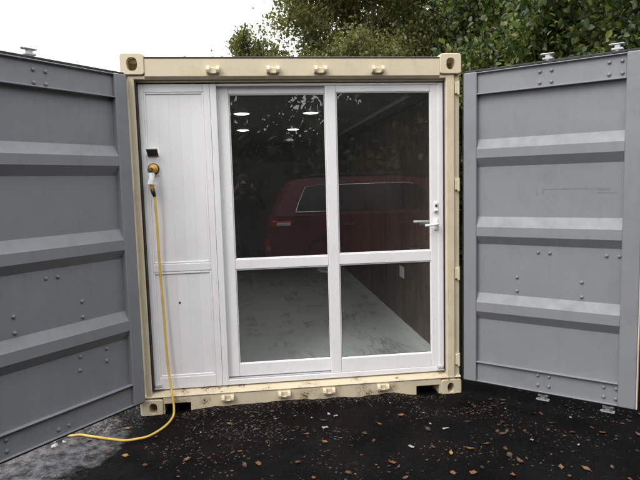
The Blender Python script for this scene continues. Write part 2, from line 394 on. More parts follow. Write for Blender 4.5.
obj('roof_panel', MB().box((.055, .05, 2.535), (CW-.055, CL-.05, 2.556), 0), M['cream'], box_t)
obj('rear_wall', MB().box((.1, CL-.05, .1), (CW-.1, CL-.02, CH-.05)), M['cream'], box_t)
obj('interior_floor', MB().box((.06, .13, .118), (2.39, 5.98, .1685), 0), M['marble'], box_t)
obj('interior_ceiling', MB().box((.06, .13, 2.375), (2.39, 5.98, 2.40), 0), M['lining'], box_t)
obj('ceiling_trunking', MB().box((2.150, .45, 2.352), (2.180, 4.2, 2.3745), .002), M['white'], box_t)
obj('inner_side_wall', MB().box((.058, .14, .17), (.082, 5.98, 2.374), 0), M['lining'], box_t)
obj('inner_rear_wall', MB().box((.083, 5.9, .17), (2.386, 5.97, 2.374), 0), M['darklining'], box_t)
iw = obj('inner_plank_wall', MB().box((2.387, .14, .17), (2.395, 5.89, 2.374), 0), M['darklining'], box_t)
pm = MB().box((-.008, -.094, 0), (.008, .094, 2.12), .003).mesh('wall_plank', M['plank'])
y = .24
while y < 5.85: link('wall_plank', pm, iw, (2.376+random.uniform(-.002, .002), y, .235)); y += .193
obj('skirting_board', MB().box((2.358, .14, .1695), (2.384, 5.89, .232), .003), M['white'], box_t)
# dark packing and seals round the infill
obj('door_seal', MB().box((.087, .03, .172), (.096, .12, 2.41), .001).box((2.318, .05, .172), (2.326, .12, 2.41), .001).box((.0965, .085, 2.3935), (2.3175, .125, 2.4035), .001), M['gasket'], box_t)

# doors: local +x along the leaf (times sx), +y to the outside, z up
def rib_profile(top, b1, b2, bot):
    return [(.0415, bot), (.006, b2), (.004, b2+.003), (.004, b1-.003), (.006, b1), (.0415, top), (.047, top), (.047, bot)]
rivet_me = MB().lathe([(.0125, 0), (.0125, .003), (.010, .0075), (.005, .0105), (0, .0112)], 10, Matrix.Rotation(R(90), 4, 'X')).mesh('rivet', M['grey_rivet'], True)
def container_door(sx, hinge, rz, cams, rivets):
    def X(a, b): return (min(a*sx, b*sx), max(a*sx, b*sx))
    def bx(mb, s0, s1, d0, d1, z0, z1, bev=.003):
        a, b = X(s0, s1); return mb.box((a, d0, z0), (b, d1, z1), bev)
    z0, z1 = .128, 2.437
    d = obj('container_door', bx(MB(), .01, 1.16, .042, .047, z0, z1, 0), M['grey'], box_t, loc=hinge, rot=(0, 0, rz))
    obj('door_stile', bx(MB(), .004, .102, 0, .055, z0, z1, .005), M['grey'], d)
    obj('door_stile', bx(MB(), 1.062, 1.168, 0, .055, z0, z1, .005), M['grey'], d)
    obj('door_rail', bx(bx(MB(), .1025, 1.0615, .024, .042, 2.275, z1-.002), .1025, 1.0615, .001, .024, 2.275, 2.283, .002).box((X(.1025, 1.0615)[0], .004, z1-.010), (X(.1025, 1.0615)[1], .024, z1-.003), .002), M['grey'], d)
    obj('door_rail', bx(bx(MB(), .1025, 1.0615, .024, .042, z0+.002, .285), .1025, 1.0615, .001, .024, .279, .287, .002).box((X(.1025, 1.0615)[0], .004, z0+.002), (X(.1025, 1.0615)[1], .024, z0+.010), .002), M['grey'], d)
    for t, b1, b2, bt in ((1.955, 1.887, 1.817, 1.755), (1.388, 1.317, 1.243, 1.185), (.815, .750, .674, .614)):
        mb = MB(); a, b = X(.1028, 1.0612); mb.prism(rib_profile(t, b1, b2, bt), 0, a, b)
        obj('pressed_rib', mb, M['grey'], d)
    g = MB()                                                        # seal: lips proud of the leaf's edges
    bx(g, -.010, .0035, .018, .058, z0-.006, z1+.010, .003); bx(g, .004, 1.176, .022, .055, z1+.0005, z1+.018, .003)
    bx(g, .004, 1.168, .022, .055, z0-.016, z0-.0005, .003)
    obj('rubber_seal', g, M['gasket'], d)
    obj('edge_strip', bx(MB(), 1.1685, 1.1765, .004, .0545, z0, z1+.0002, .002), M['cream'], d)
    obj('outer_skin', bx(MB(), .006, 1.174, .0555, .062, z0, z1, .001), M['cream'], d)
    for s_ in cams:
        x = s_*sx
        obj('lock_rod', MB().tube([(x, .088, .1), (x, .088, 2.475)], .017, 12), M['galv'], d)
        for zz, up in ((2.476, 1), (.084, -1)):
            c = MB(); q = lambda a: zz+up*a
            for (h0, h1, wd, dp) in ((.028, .036, .042, .022), (.006, .030, .016, .016), (-.006, .008, .034, .02)):
                c.box((x-wd, .088-dp, min(q(h0), q(h1))), (x+wd, .088+dp, max(q(h0), q(h1))), .003)
            c.box((x-.05, .08, min(q(.030), q(.040))), (x-.02, .10, max(q(.030), q(.040))), .003)
            obj('lock_cam', c, M['galv'], d)
        for zz in (.35, 1.2, 2.2): obj('rod_bracket', MB().box((x-.045, .0625, zz-.02), (x+.045, .088, zz+.02)), M['galv'], d)
    for s_, z in rivets:
        dep = .0238 if (z > 2.28 or z < .28) else .0418
        if z < .33 and z >= .28: continue
        link('rivet', rivet_me, d, (s_*sx, dep, z))
    return d
aR, aL = .7147, .8842
RV = [(.534, 2.385), (.610, 2.385), (.534, 2.310), (.610, 2.310), (.960, 2.388), (1.034, 2.388), (.960, 2.312), (1.036, 2.312),
      (.535, 1.139), (.612, 1.137), (.970, 1.136), (1.045, 1.136), (.390, .949), (.391, .849), (.822, .946), (.823, .844),
      (.546, .248), (.623, .250), (.547, .178), (.624, .180), (.974, .242), (1.049, .242), (.976, .175), (1.049, .172)]
LV = [(.655, 2.378), (.579, 2.376), (.656, 2.302), (.580, 2.301), (.664, 1.132), (.586, 1.131), (.431, .945), (.432, .842), (.879, .94), (.879, .843),
      (.472, .588), (.271, .589), (.479, .499), (.277, .505), (.483, .316), (.277, .316), (.595, .178), (.667, .176), (.99, .242), (1.04, 1.136), (.99, .175)]
dR = container_door(1, (CW-.003, -.037, 0), -aR, (.572, .997), RV)
dL = container_door(-1, (.052, -.037, 0), aL, (.632, 1.05), LV)
# faint scrape on the right leaf
obj('scrape_mark', MB().box((.515, .0412, 1.543), (.528, .0419, 1.572), 0).box((.553, .0412, 1.552), (.565, .0419, 1.590), 0).box((.565, .0412, 1.580), (.90, .0419, 1.590), 0).box((.90, .0412, 1.572), (.98, .0419, 1.590), 0).box((.90, .0412, 1.552), (1.02, .0419, 1.562), 0), paint('scrape_paint', (.19, .195, .21), .6, .2, 30, .1), dR)

# ------------------------------------------------------------------ white infill: depth-corrected coordinates
def WX(x, y): return .870+(x-.870)*(1+(y-.06)/4.155)
def WZ(z, y): return 1.670+(z-1.670)*(1+(y-.06)/4.155)
def wbox(mb, x0, x1, z0, z1, yf, yb, bev=.004, seg=2):
    return mb.box((WX(x0, yf), yf, WZ(z0, yf)), (WX(x1, yf), yb, WZ(z1, yf)), bev, seg)
pn = thing('partition_panel', 'white boarded partition panel between left post and glazed door', 'wall panel')
fr = MB(); F = .070
wbox(fr, .099, .136, .172, 2.392, F, .12); wbox(fr, .552, .597, .172, 2.392, F, .12)
wbox(fr, .1363, .5517, 2.335, 2.392, F+.002, .12); wbox(fr, .1363, .5517, .172, .262, F+.002, .12)
obj('panel_frame', fr, M['upvc'], pn)
obj('mid_rail', wbox(MB(), .1363, .5517, 1.052, 1.112, F+.004, .12, .006), M['upvc'], pn)
bd = MB()
for z0, z1 in ((.2625, .278), (1.036, 1.0515), (1.1125, 1.124), (2.322, 2.3345)): wbox(bd, .1505, .5378, z0, z1, F+.006, .12, .003)
for x0, x1 in ((.1365, .150), (.538, .5515)):
    for z0, z1 in ((.2627, 1.0513), (1.1127, 2.3343)): wbox(bd, x0, x1, z0, z1, F+.006, .12, .003)
obj('glazing_bead', bd, M['upvc'], pn)
NB = 5; x0, x1 = .1502, .5378
for z0, z1 in ((.2785, 1.0355), (1.1245, 2.3215)):
    for k in range(NB):
        a = x0+(x1-x0)*k/NB; b = x0+(x1-x0)*(k+1)/NB
        obj('panel_board', wbox(MB(), a+.0001, b-.0001, z0, z1, F+.013, .118, .0005, 1), M['board'], pn)
obj('screw_cap', MB().lathe([(.008, 0), (.008, .003), (0, .004)], 10, Matrix.Translation((WX(.313, F+.013), F+.0129, .817)) @ Matrix.Rotation(R(90), 4, 'X')), M['black'], pn)
br = lambda x: MB().box((x-.022, .052, .188), (x+.022, .069, .214), .002).box((x-.03, .045, .181), (x+.03, .069, .188), .002).tube([(x-.010, .054, .202), (x-.010, .046, .202)], .007, 8).tube([(x+.012, .054, .202), (x+.012, .046, .202)], .007, 8)
obj('floor_bracket', br(.128), M['galv'], pn)

gd = thing('glazed_door', 'white framed sliding glass door of two leaves with crossing bars', 'glass door')
fr = MB()
wbox(fr, .5985, .643, .172, 2.392, .068, .14); wbox(fr, 2.277, 2.322, .172, 2.392, .068, .14)
wbox(fr, .6433, 2.2767, 2.376, 2.392, .070, .14); wbox(fr, .6433, 2.2767, .172, .212, .070, .14)
obj('door_frame', fr, M['upvc'], gd)
obj('door_track', wbox(MB(), .6435, 2.2765, .2125, .222, .078, .088, .001), M['galv'], gd)
obj('floor_bracket', br(2.288), M['galv'], gd)
def leaf(name, x0, x1, gx0, gx1, zb, ztop, rows, yf, yb):
    r = obj(name, wbox(wbox(MB(), x0, gx0-.008, zb, ztop, yf, yb, .005), gx1+.008, x1, zb, ztop, yf, yb, .005), M['upvc'], gd)
    (a0, a1), (b0, b1) = rows                                   # lower and upper glass
    ra = MB(); y2 = yf+.0015
    for z0, z1 in ((zb, a0-.008), (a1+.008, b0-.008), (b1+.008, ztop)): wbox(ra, gx0-.0078, gx1+.0078, z0, z1, y2, yb-.0015, .005)
    obj('leaf_rail', ra, M['upvc'], r)
    for z0, z1 in rows:
        b = MB()
        wbox(b, gx0-.0077, gx0, z0-.0077, z1+.0077, yf+.007, yb-.004, .003, 1); wbox(b, gx1, gx1+.0077, z0-.0077, z1+.0077, yf+.007, yb-.004, .003, 1)
        wbox(b, gx0+.0003, gx1-.0003, z0-.0077, z0, yf+.007, yb-.004, .003, 1); wbox(b, gx0+.0003, gx1-.0003, z1, z1+.0077, yf+.007, yb-.004, .003, 1)
        obj('glass_bead', b, M['upvc'], r)
        k = MB(); e = .003
        for q in ((gx0, gx0+e, z0, z1), (gx1-e, gx1, z0, z1), (gx0+e, gx1-e, z0, z0+e), (gx0+e, gx1-e, z1-e, z1)): wbox(k, *q, yf+.0125, yf+.0195, 0)
        obj('glass_gasket', k, M['gasket'], r)
        obj('pane', wbox(MB(), gx0+e+.0002, gx1-e-.0002, z0+e, z1-e, yf+.014, yf+.018, 0), M['glass'], r)
    return r
leaf('fixed_leaf', .6435, 1.440, .736, 1.416, .236, 2.375, ((.340, 1.040), (1.131, 2.309)), .105, .137)
sl_ = leaf('sliding_leaf', 1.426, 2.296, 1.512, 2.210, .213, 2.375, ((.333, 1.043), (1.140, 2.319)), .072, .103)
hx, hz = WX(2.256, .072), 1.331
obj('lever_handle', MB().box((hx-.016, .062, hz-.045), (hx+.016, .0718, hz+.045), .005, 2).tube([(hx, .064, hz+.004), (hx, .018, hz+.004)], .010, 10).tube(catmull([(hx, .022, hz+.004), (hx-.03, .016, hz), (hx-.100, .018, hz-.004)], 4), [.0105]*8+[.009], 10), M['handle'], sl_, True)
obj('inner_handle', MB().tube(catmull([(hx, .105, hz+.018), (hx, .15, hz+.018), (hx-.03, .158, hz+.016), (hx-.150, .158, hz+.018)], 4), .010, 10).box((hx-.016, .1035, hz-.045), (hx+.016, .112, hz+.045), .004), M['handle'], sl_, True)
lx, lz = WX(2.256, .072), 1.462
obj('lock_cylinder', MB().box((lx-.016, .060, lz-.040), (lx+.016, .0718, lz+.040), .006, 2), M['handle'], sl_)
obj('keyhole', MB().lathe([(.009, 0), (.009, .006), (.006, .008), (0, .008)], 12, Matrix.Translation((lx, .0602, lz+.012)) @ Matrix.Rotation(R(90), 4, 'X')), M['black'], sl_)
obj('lock_tab', MB().box((lx-.013, .046, lz-.030), (lx+.013, .0598, lz-.018), .003), M['handle'], sl_)

# ------------------------------------------------------------------ things inside
for x, y, lb in ((.797, 1.63, 'lit round ceiling downlight, front left of the four inside'), (1.487, 1.62, 'lit round ceiling downlight, front right of the four inside'),
                 (.785, 3.34, 'lit round ceiling downlight, back left of the four inside'), (1.432, 3.31, 'lit round ceiling downlight, back right of the four inside')):
    y *= 1.0; t = thing('ceiling_downlight', lb, 'ceiling light', (x, y, 2.375), 0, 'downlights in the container ceiling')
    obj('light_disc', MB().lathe([(0, -.014), (.04, -.012), (.068, -.007), (.075, -.001)], 20), M['glow'], t)
    obj('light_rim', MB().lathe([(.0755, -.001), (.0755, -.007), (.086, -.006), (.092, -.001)], 24), M['white'], t, True)
t = thing('wall_socket', 'small white socket on the dark plank wall inside', 'wall socket', (2.3675, 1.46, .74))
obj('face_plate', MB().box((-.010, -.075, -.058), (0, .075, .058), .004, 2), M['white'], t)
for dy in (-.035, .035): obj('socket_outlet', MB().box((-.013, dy-.02, -.025), (-.0102, dy+.02, .025), .004), M['white'], t)

# ------------------------------------------------------------------ power inlet and cord
ix, iz = .178, 1.80
t = thing('power_inlet', 'white outdoor power inlet with its dark lid lifted on the white panel', 'power inlet', (ix, F+.0195, iz))
obj('back_plate', MB().box((-.040, -.012, -.052), (.040, 0, .075), .004, 2), M['upvc'], t)
obj('collar', MB().lathe([(.040, 0), (.040, .016), (.034, .020), (.030, .020), (.030, .004)], 24, Matrix.Translation((0, -.012, 0)) @ Matrix.Rotation(R(90), 4, 'X')), M['black'], t, True)
lid = Matrix.Translation((0, -.012, .088)) @ Matrix.Rotation(R(-40), 4, 'X')
obj('hinged_lid', MB().box((-.040, -.078, .002), (.040, 0, .008), .003, 1, lid), M['upvc'], t)
obj('lid_lining', MB().box((-.036, -.072, -.004), (.036, -.004, .0015), .002, 1, lid), M['black'], t)
c = thing('extension_cord', 'yellow extension cord plugged into the inlet and trailing on the ground', 'extension cord', (0, 0, 0))
Pm = Matrix.Translation((ix, F-.006, iz)) @ Matrix.Rotation(R(90), 4, 'X')
obj('plug', MB().lathe([(.0295, -.012), (.0335, .004), (.0335, .012), (.027, .026), (.014, .036), (0, .038)], 20, Pm), M['yellow'], c, True)
obj('plug_boot', MB().tube(catmull([(ix-.008, F-.040, iz-.002), (ix-.014, F-.056, iz-.018), (ix-.016, F-.056, iz-.040)], 4), [.013]*4+[.012]*4+[.010], 10), M['black'], c, True)
tb = MB()                                                           # crumpled white tape
for k in range(3):
    a = k*.9; pts = []
    for j in range(7):
        z = iz-.028-j*.0135; wd = .016+.005*math.sin(j*1.3+k)+(.014 if j > 4 else 0); pts.append((z, wd))
    for (z0, w0), (z1, w1) in zip(pts, pts[1:]):
        xo = ix-.010-.006*(k-1)
        tb.face([(xo-w0, F-.062-.005*k, z0), (xo+w0, F-.068+.004*k, z0), (xo+w1-.002*k, F-.066+.003*k, z1), (xo-w1-.004*k, F-.060-.004*k, z1)])
tb.tube([(ix-.012, F-.058, iz-.030), (ix-.010, F-.060, iz-.075), (ix-.016, F-.058, iz-.108)], [.015, .021, .026], 9)
obj('white_tape', tb, M['white'], c)
obj('connector', MB().lathe([(.013, -.02), (.017, -.015), (.017, .012), (.015, .02), (0, .02)], 12, Matrix.Translation((ix-.009, F-.056, iz-.125)) @ Matrix.Rotation(R(6), 4, 'Y')), M['yellow'], c, True)
obj('strain_relief', MB().tube([(ix-.008, F-.056, iz-.142), (ix-.002, F-.054, iz-.170), (ix+.004, F-.050, iz-.196)], [.017, .015, .011], 12), M['black'], c, True)
gz = lambda x, y, e=.009: (x, y, gh(x, y)+e)
path = [(ix+.004, F-.050, iz-.19), (.183, .022, 1.54), (.187, .03, 1.36), (.187, .04, 1.13), (.196, .04, .78), (.207, .03, .40), (.222, .012, .24), (.236, -.022, .150), (.246, -.045, .07), (.241, -.085, .018), gz(.207, -.235), gz(.128, -.362), gz(.05, -.40), gz(-.025, -.409), gz(-.11, -.375), gz(-.203, -.333), gz(-.29, -.285), gz(-.352, -.261), gz(-.43, -.255), gz(-.65, -.12), gz(-1.0, .2), gz(-1.3, .8)]
obj('cable', MB().tube(catmull(path, 6), .0083, 8), M['cable'], c, True)

# ------------------------------------------------------------------ fallen leaves, scraps, litter
def leaf_mesh(name, mat, ln, wd, curl, seed, ragged=.32):
    r = random.Random(seed); mb = MB(); n = 6; L, C_, Rr = [], [], []
    for i in range(n+1):
        t = i/n; w_ = wd*math.sin(math.pi*min(1, t**.8))*(1+r.uniform(-ragged, ragged)); x = (t-.5)*ln; zc = curl*ln*(t-.5)**2*2
        L.append(mb.bm.verts.new((x, -w_, zc+curl*w_*1.2+r.uniform(0, .003)))); C_.append(mb.bm.verts.new((x, 0, zc))); Rr.append(mb.bm.verts.new((x, w_, zc+curl*w_*1.1+r.uniform(0, .003))))
    for i in range(n):
        mb.bm.faces.new((L[i], L[i+1], C_[i+1], C_[i])); mb.bm.faces.new((C_[i], C_[i+1], Rr[i+1], Rr[i]))
    mb.tube([(-ln*.5, 0, curl*ln*.5), (-ln*.68, .004, curl*ln*.5)], .0012, 4)
    return mb.mesh(name, mat, True)
LM = {k: [leaf_mesh('fallen_leaf', M['fallen_'+k], .055*a, .0165*b, cl, i*7+ord(k)) for i, (a, b, cl) in enumerate(((1, 1, .25), (1.1, .8, .45), (.9, 1.15, .15)))] for k in 'abcy'}
def put_leaf(x, y, k, sc, label, group='brown leaves fallen on the black ground', rz=None):
    o = link('fallen_leaf', random.choice(LM[k]), None, (x, y, gh(x, y)+.004), (random.uniform(-.25, .25), random.uniform(-.25, .25), random.uniform(0, 6.3) if rz is None else rz))
    o.scale = (sc*.82,)*3; return tag(o, label, 'leaf', group)
named = [(1.637, -.973, 'c', 1.35, 'large orange-brown leaf lying flat on the black ground, biggest of the fallen leaves'),
         (1.680, -.442, 'c', 1.0, 'bright orange fallen leaf in front of the sliding leaf of the glass door'),
         (1.276, -.657, 'c', 1.0, 'orange fallen leaf beside the tiny blue scrap'),
         (2.012, -.934, 'y', 1.0, 'yellow fallen leaf on black ground, the only yellow one right of the middle'),
         (.021, -.622, 'y', .95, 'pale yellow-brown leaf just inside the loop of the yellow cord'),
         (-.045, -.217, 'y', 1.2, 'curled tan leaf between the yellow cord and the bottom left casting'),
         (2.701, -1.233, 'c', 1.25, 'orange leaf near the bottom edge below the right door'),
         (2.257, .004, 'y', .8, 'yellow leaf lying at the mouth of the right fork pocket')]
for x, y, k, sc, lb in named: put_leaf(x, y, k, sc, lb, group=None)
pts = [(1.858, -.329), (.597, -.595), (.764, -.872), (1.081, -.877), (1.154, -1.069), (1.661, -1.155), (1.359, -1.046), (1.547, -.575), (.687, -.685), (.734, -.684), (.845, -.857), (.649, -.261), (1.081, -.449), (1.584, -.692), (1.309, -.312), (1.168, -.517),
       (2.831, -.49), (2.434, -.733), (2.524, -.617), (2.823, -.649), (2.887, -.794), (2.264, -.855), (2.362, -.928), (2.141, -.912), (2.855, -1.247), (2.058, -1.169), (2.351, -1.015), (2.38, -1.097), (2.87, -1.375), (3.14, -.605), (3.07, -.827), (3.284, -.727), (3.271, -.898), (1.934, -.83), (1.975, -.604), (1.944, -1.15), (2.596, -.177), (2.677, -.206), (2.577, -1.188), (2.286, -.518), (2.129, -1.123), (3.045, -.754), (2.26, -1.242), (2.567, -1.294),
       (.385, -.933), (.169, -.758), (-.211, -.594), (-.097, -.56), (.171, -.377), (.414, -.722), (-.27, -.345), (2.48, -.70), (2.42, -.69), (2.47, -.60), (2.78, -.48)]
for x, y in pts: put_leaf(x, y, random.choice('abbbc'), random.uniform(.75, 1.25), 'brown fallen leaf lying among others on the wet black ground')
def drift(x, y): return noise.noise(Vector((x*2.6, y*3.4, 7.7)))*1.5+.42
n = 0
while n < 150:
    x, y = random.uniform(-.2, 3.6), -.04-abs(random.gauss(0, .55))
    if y < -1.5 or (x < .5 and random.random() < .7) or (x > 2.44 and y > -.05) or random.random() > drift(x, y): continue
    put_leaf(x, y, random.choice('aaabb'), random.uniform(.3, .75), 'brown fallen leaf lying among others on the wet black ground'); n += 1
def scrap(x, y, sx, sy, label, mat='paper', group='white paper scraps on the ground'):
    mb = MB(); g = [[mb.bm.verts.new(((i-1.5)/3*sx*random.uniform(.85, 1.1), (j-1)/2*sy*random.uniform(.8, 1.1), random.uniform(0, .007))) for i in range(4)] for j in range(3)]
    for j in range(2):
        for i in range(3): mb.bm.faces.new((g[j][i], g[j][i+1], g[j+1][i+1], g[j+1][i]))
    tag(obj('paper_scrap' if mat == 'paper' else 'plastic_scrap', mb, M[mat], None, loc=(x, y, gh(x, y)+.005), rot=(0, 0, random.uniform(0, 3))), label, 'scrap', group)
scrap(1.305, -.435, .034, .04, 'square crumpled pale paper scrap, largest on the black ground')
scrap(1.347, -.63, .022, .012, 'tiny blue plastic scrap beside an orange leaf', 'blue', None)
scrap(2.096, -.604, .045, .022, 'white paper scrap below the right bottom corner casting')
scrap(1.802, -.802, .04, .022, 'torn white paper scrap above the large orange-brown leaf')
for x, y in ((1.359, -.219), (1.403, -.258)): scrap(x, y, .03, .018, 'white paper scrap, %s of two close together near the sill' % ('left' if x < 1.38 else 'right'))
for x, y in ((1.115, -.217), (.981, -.24), (1.831, -.135), (.463, -.37), (1.229, -.262), (2.999, -.579), (2.824, -.963), (2.018, -.514), (2.576, -.848)):
    scrap(x, y, random.uniform(.014, .022), random.uniform(.01, .014), 'tiny white paper fleck on the black ground')
def bits(name, mat, N, fn, smin, smax, flat):
    P = []; F_ = []
    for _ in range(N):
        x, y = fn(); z = gh(x, y); r_ = random.uniform(smin, smax); a = random.uniform(0, 6.3); b = len(P)
        hgt = r_*(.12 if flat else .6); el = random.uniform(.35, .9)
        for k in range(5):
            t = a+k*2*math.pi/5; rr = r_*random.uniform(.7, 1.15)
            dx, dy = math.cos(t)*rr, math.sin(t)*rr*el; P.append((x+dx*math.cos(a)-dy*math.sin(a), y+dx*math.sin(a)+dy*math.cos(a), z-.002+(random.uniform(0, hgt*2) if flat else 0)))
        P.append((x+random.uniform(-.3, .3)*r_, y+random.uniform(-.3, .3)*r_, z+hgt))
        for k in range(5): F_.append((b+k, b+(k+1) % 5, b+5))
    me = bpy.data.meshes.new(name); me.from_pydata(P, [], F_); me.materials.append(M[mat]); return link(name, me)
def clump(x, y): return noise.noise(Vector((x*2.6, y*3.4, 7.7)))*1.5+.42+noise.noise(Vector((x*9, y*9, 3.1)))*.5
def litter_pos():
    while True:
        x, y = random.uniform(-.7, 3.7), -.01-abs(random.gauss(0, .5))
        if y > -1.6 and random.random() < clump(x, y) and not (x > 2.45 and y > -.06) and not (x < .0 and random.random() < .5): return x, y
def edge_pos():
    while True:
        x, y = random.uniform(.15, 2.3), -abs(random.gauss(0, .05))-.001
        return x, y
tag(bits('leaf_litter', 'litter', 3200, litter_pos, .003, .013, True), kind='stuff')
tag(bits('edge_debris', 'litter', 1500, edge_pos, .003, .011, True), kind='stuff')
tag(bits('gravel', 'gravel', 12000, lambda: (random.uniform(-1.3, 3.8), random.uniform(-1.6, -.004)), .0012, .0048, False), kind='stuff')
tag(bits('loose_stones', 'gravel', 800, lambda: (random.uniform(-.5, .04), random.uniform(-.25, .3)), .005, .014, False), kind='stuff')

# ------------------------------------------------------------------ trees
def tree(name, label, loc, seed, height, spread, trunk_h, trunk_r, nleaf, lsize, lmat, levels=(7, 5, 5), droop=.1, lean=(0, 0), sig=.22):
    r = random.Random(seed); g = np.random.default_rng(seed)
    t = thing(name, label, 'tree', loc)
    mb = MB(); twigs = []
    top = Vector((lean[0], lean[1], height*.62))
    tp = [Vector((0, 0, -.2)), Vector((lean[0]*.15+r.uniform(-.1, .1), lean[1]*.15, trunk_h*.5)), Vector((lean[0]*.35, lean[1]*.35, trunk_h)), top]
    tp = catmull(tp, 4); n = len(tp)
    mb.tube(tp, [trunk_r*(1.25-i/n*1.05) for i in range(n)], 9)
    centre = Vector((lean[0]*.8, lean[1]*.8, (trunk_h+height)/2)); half = (height-trunk_h)/2
    def grow(p0, d, ln, rad, lv):
        pts = [p0]; p = p0.copy(); dd = d.copy(); seg = 4
        for i in range(seg):
            dd = (dd+Vector((r.uniform(-.25, .25), r.uniform(-.25, .25), r.uniform(-.18, .2)-droop*.5))).normalized(); p = p+dd*(ln/seg); pts.append(p)
        mb.tube(pts, [max(.004, rad*(1-.7*i/seg)) for i in range(seg+1)], 6 if lv == 0 else 4, False)
        if lv >= len(levels): twigs.append(pts); return
        for k in range(levels[lv]):
            f = .3+.7*(k+r.random())/levels[lv]; q = f*seg; i = min(seg-1, int(q)); b = pts[i].lerp(pts[i+1], q-i)
            ax = Vector((r.gauss(0, 1), r.gauss(0, 1), r.gauss(.15, .7))).normalized()
            nd = (dd*.55+ax*.85).normalized(); grow(b, nd, ln*r.uniform(.42, .65), rad*.45, lv+1)
    nl = levels[0]+3
    for k in range(nl):
        f = (k+r.random())/nl; b = tp[int(n*.38+f*(n*.62-1))]; a = k*2.4+r.uniform(-.4, .4); el = .15+f*1.0
        d = Vector((math.cos(a)*math.cos(el), math.sin(a)*math.cos(el), math.sin(el)))
        grow(b, d, spread*r.uniform(.75, 1.1)*(1-.35*f), trunk_r*.42*(1-.4*f), 1)
    obj('trunk', mb, M['bark'], t, True)
    A = np.array([[tuple(p) for p in tw] for tw in twigs]); nt_ = len(A)
    idx = g.integers(0, nt_, nleaf); q = g.uniform(.15, 1.0, nleaf)*4; i0 = np.minimum(q.astype(int), 3); fr_ = (q-i0)[:, None]
    c = A[idx, i0]*(1-fr_)+A[idx, i0+1]*fr_+g.normal(0, sig, (nleaf, 3))*g.uniform(.3, 1.2, (nleaf, 1))
    d = g.normal(0, 1, (nleaf, 3)); d[:, 2] -= .7; d /= np.linalg.norm(d, axis=1)[:, None]
    u = np.cross(d, g.normal(0, 1, (nleaf, 3))+np.array([0, 0, 1.2])); u /= np.linalg.norm(u, axis=1)[:, None]+1e-9
    nn = np.cross(u, d); L = lsize*g.uniform(.45, 1.45, (nleaf, 1)); W = L*g.uniform(.26, .4, (nleaf, 1))
    f_ = nn*L*.09
    V = np.stack([c-d*L*.5, c+u*W*.85-d*L*.22+f_, c+u*W*.8+d*L*.12+f_, c+d*L*.5-nn*L*.05, c-u*W*.8+d*L*.12+f_, c-u*W*.85-d*L*.22+f_], 1).reshape(-1, 3)
    b = np.arange(nleaf)*6; T = np.stack([b, b+1, b+2, b+3, b, b+3, b+4, b+5], 1).reshape(-1, 4)
    me = bpy.data.meshes.new('crown'); me.vertices.add(len(V)); me.vertices.foreach_set('co', V.ravel().astype(np.float32))
    me.loops.add(T.size); me.loops.foreach_set('vertex_index', T.ravel().astype(np.int32)); me.polygons.add(len(T))
    me.polygons.foreach_set('loop_start', np.arange(0, T.size, 4, dtype=np.int32)); me.update(calc_edges=True); me.validate()
    me.materials.append(lmat); link('crown', me, t)['kind'] = 'stuff'
    return t
tree('tree', 'olive-brown fine-leaved tree rising behind the middle of the container roof', (4.3, 10.5, 0), 3, 9.5, 3.6, 2.0, .20, 150000, .08, M['leaf_olive'], (8, 6, 6), lean=(-.5, 0), sig=.24)
tree('tree', 'second olive-brown tree standing close behind the first one', (4.9, 13.0, 0), 8, 11.0, 3.9, 1.6, .22, 100000, .11, M['leaf_olive'], (8, 6, 5), sig=.34)
tree('tree', 'thin sparse tree at the left edge of the foliage against the white sky', (1.05, 11.5, 0), 14, 8.0, 1.3, 4.0, .08, 9000, .085, M['leaf_olive'], (5, 5, 5), sig=.13)
tree('tree', 'green broad-leaved tree with yellowish leaves overhanging the right top corner casting', (7.3, 5.4, 0), 21, 8.0, 3.6, 1.5, .22, 130000, .088, M['leaf_green'], (8, 5, 6), lean=(-.8, 0), sig=.22)
tree('tree', 'dark dense tree behind the free end of the right door', (10.6, 7.5, 0), 33, 10, 4.2, 1.2, .25, 60000, .14, M['leaf_green'], (7, 5, 6), sig=.28)
tree('tree', 'dark tree filling the gap between the olive tree and the green tree', (7.4, 12.0, 0), 45, 12, 5.0, 1.2, .28, 60000, .16, M['leaf_dark'], (8, 6, 5), sig=.42)
tree('tree', 'unseen tall tree added right of the open right door to shade the left door', (9.6, -2.2, 0), 51, 10, 4.0, 1.0, .26, 34000, .2, M['leaf_dark'], (7, 5, 5), sig=.4)  # out of view, added to block sky light from the left door
tree('tree', 'unseen tall tree added beside the van bonnet to screen sky from the left door', (10.2, -7.2, 0), 52, 10.5, 4.2, 1.0, .26, 34000, .2, M['leaf_dark'], (7, 5, 5), sig=.4)  # second unseen tree added to keep the left door darker
bk = [(-3.2, -11.5, 9, 'dark tree behind the photographer, left in the glass reflection'), (.6, -14, 11, 'tall dark tree behind the van, reflected in the left pane'),
      (4.2, -12, 10, 'bushy dark tree behind the van, reflected in the right pane'), (8.5, -11, 9.5, 'dark tree beyond the front of the red van')]
for i, (x, y, h, lb) in enumerate(bk): tree('tree', lb, (x, y, 0), 60+i, h, h*.44, 1.0, .25, 34000, .2, M['leaf_dark'], (7, 5, 5), sig=.42)

# dark board fence behind the camera
fn = thing('board_fence', 'tall dark board fence behind the parked red van', 'fence', (-9, -9.6, 0))
fm = MB().box((-.072, -.011, .05), (.072, .011, 2.2), .003).mesh('fence_board', M['fence'])
for k in range(140): link('fence_board', fm, fn, (k*.15, random.uniform(-.004, .004), random.uniform(-.02, .02)))
for z in (.4, 1.8): obj('fence_rail', MB().box((-.1, -.06, z), (21, -.0155, z+.09)), M['fence'], fn)

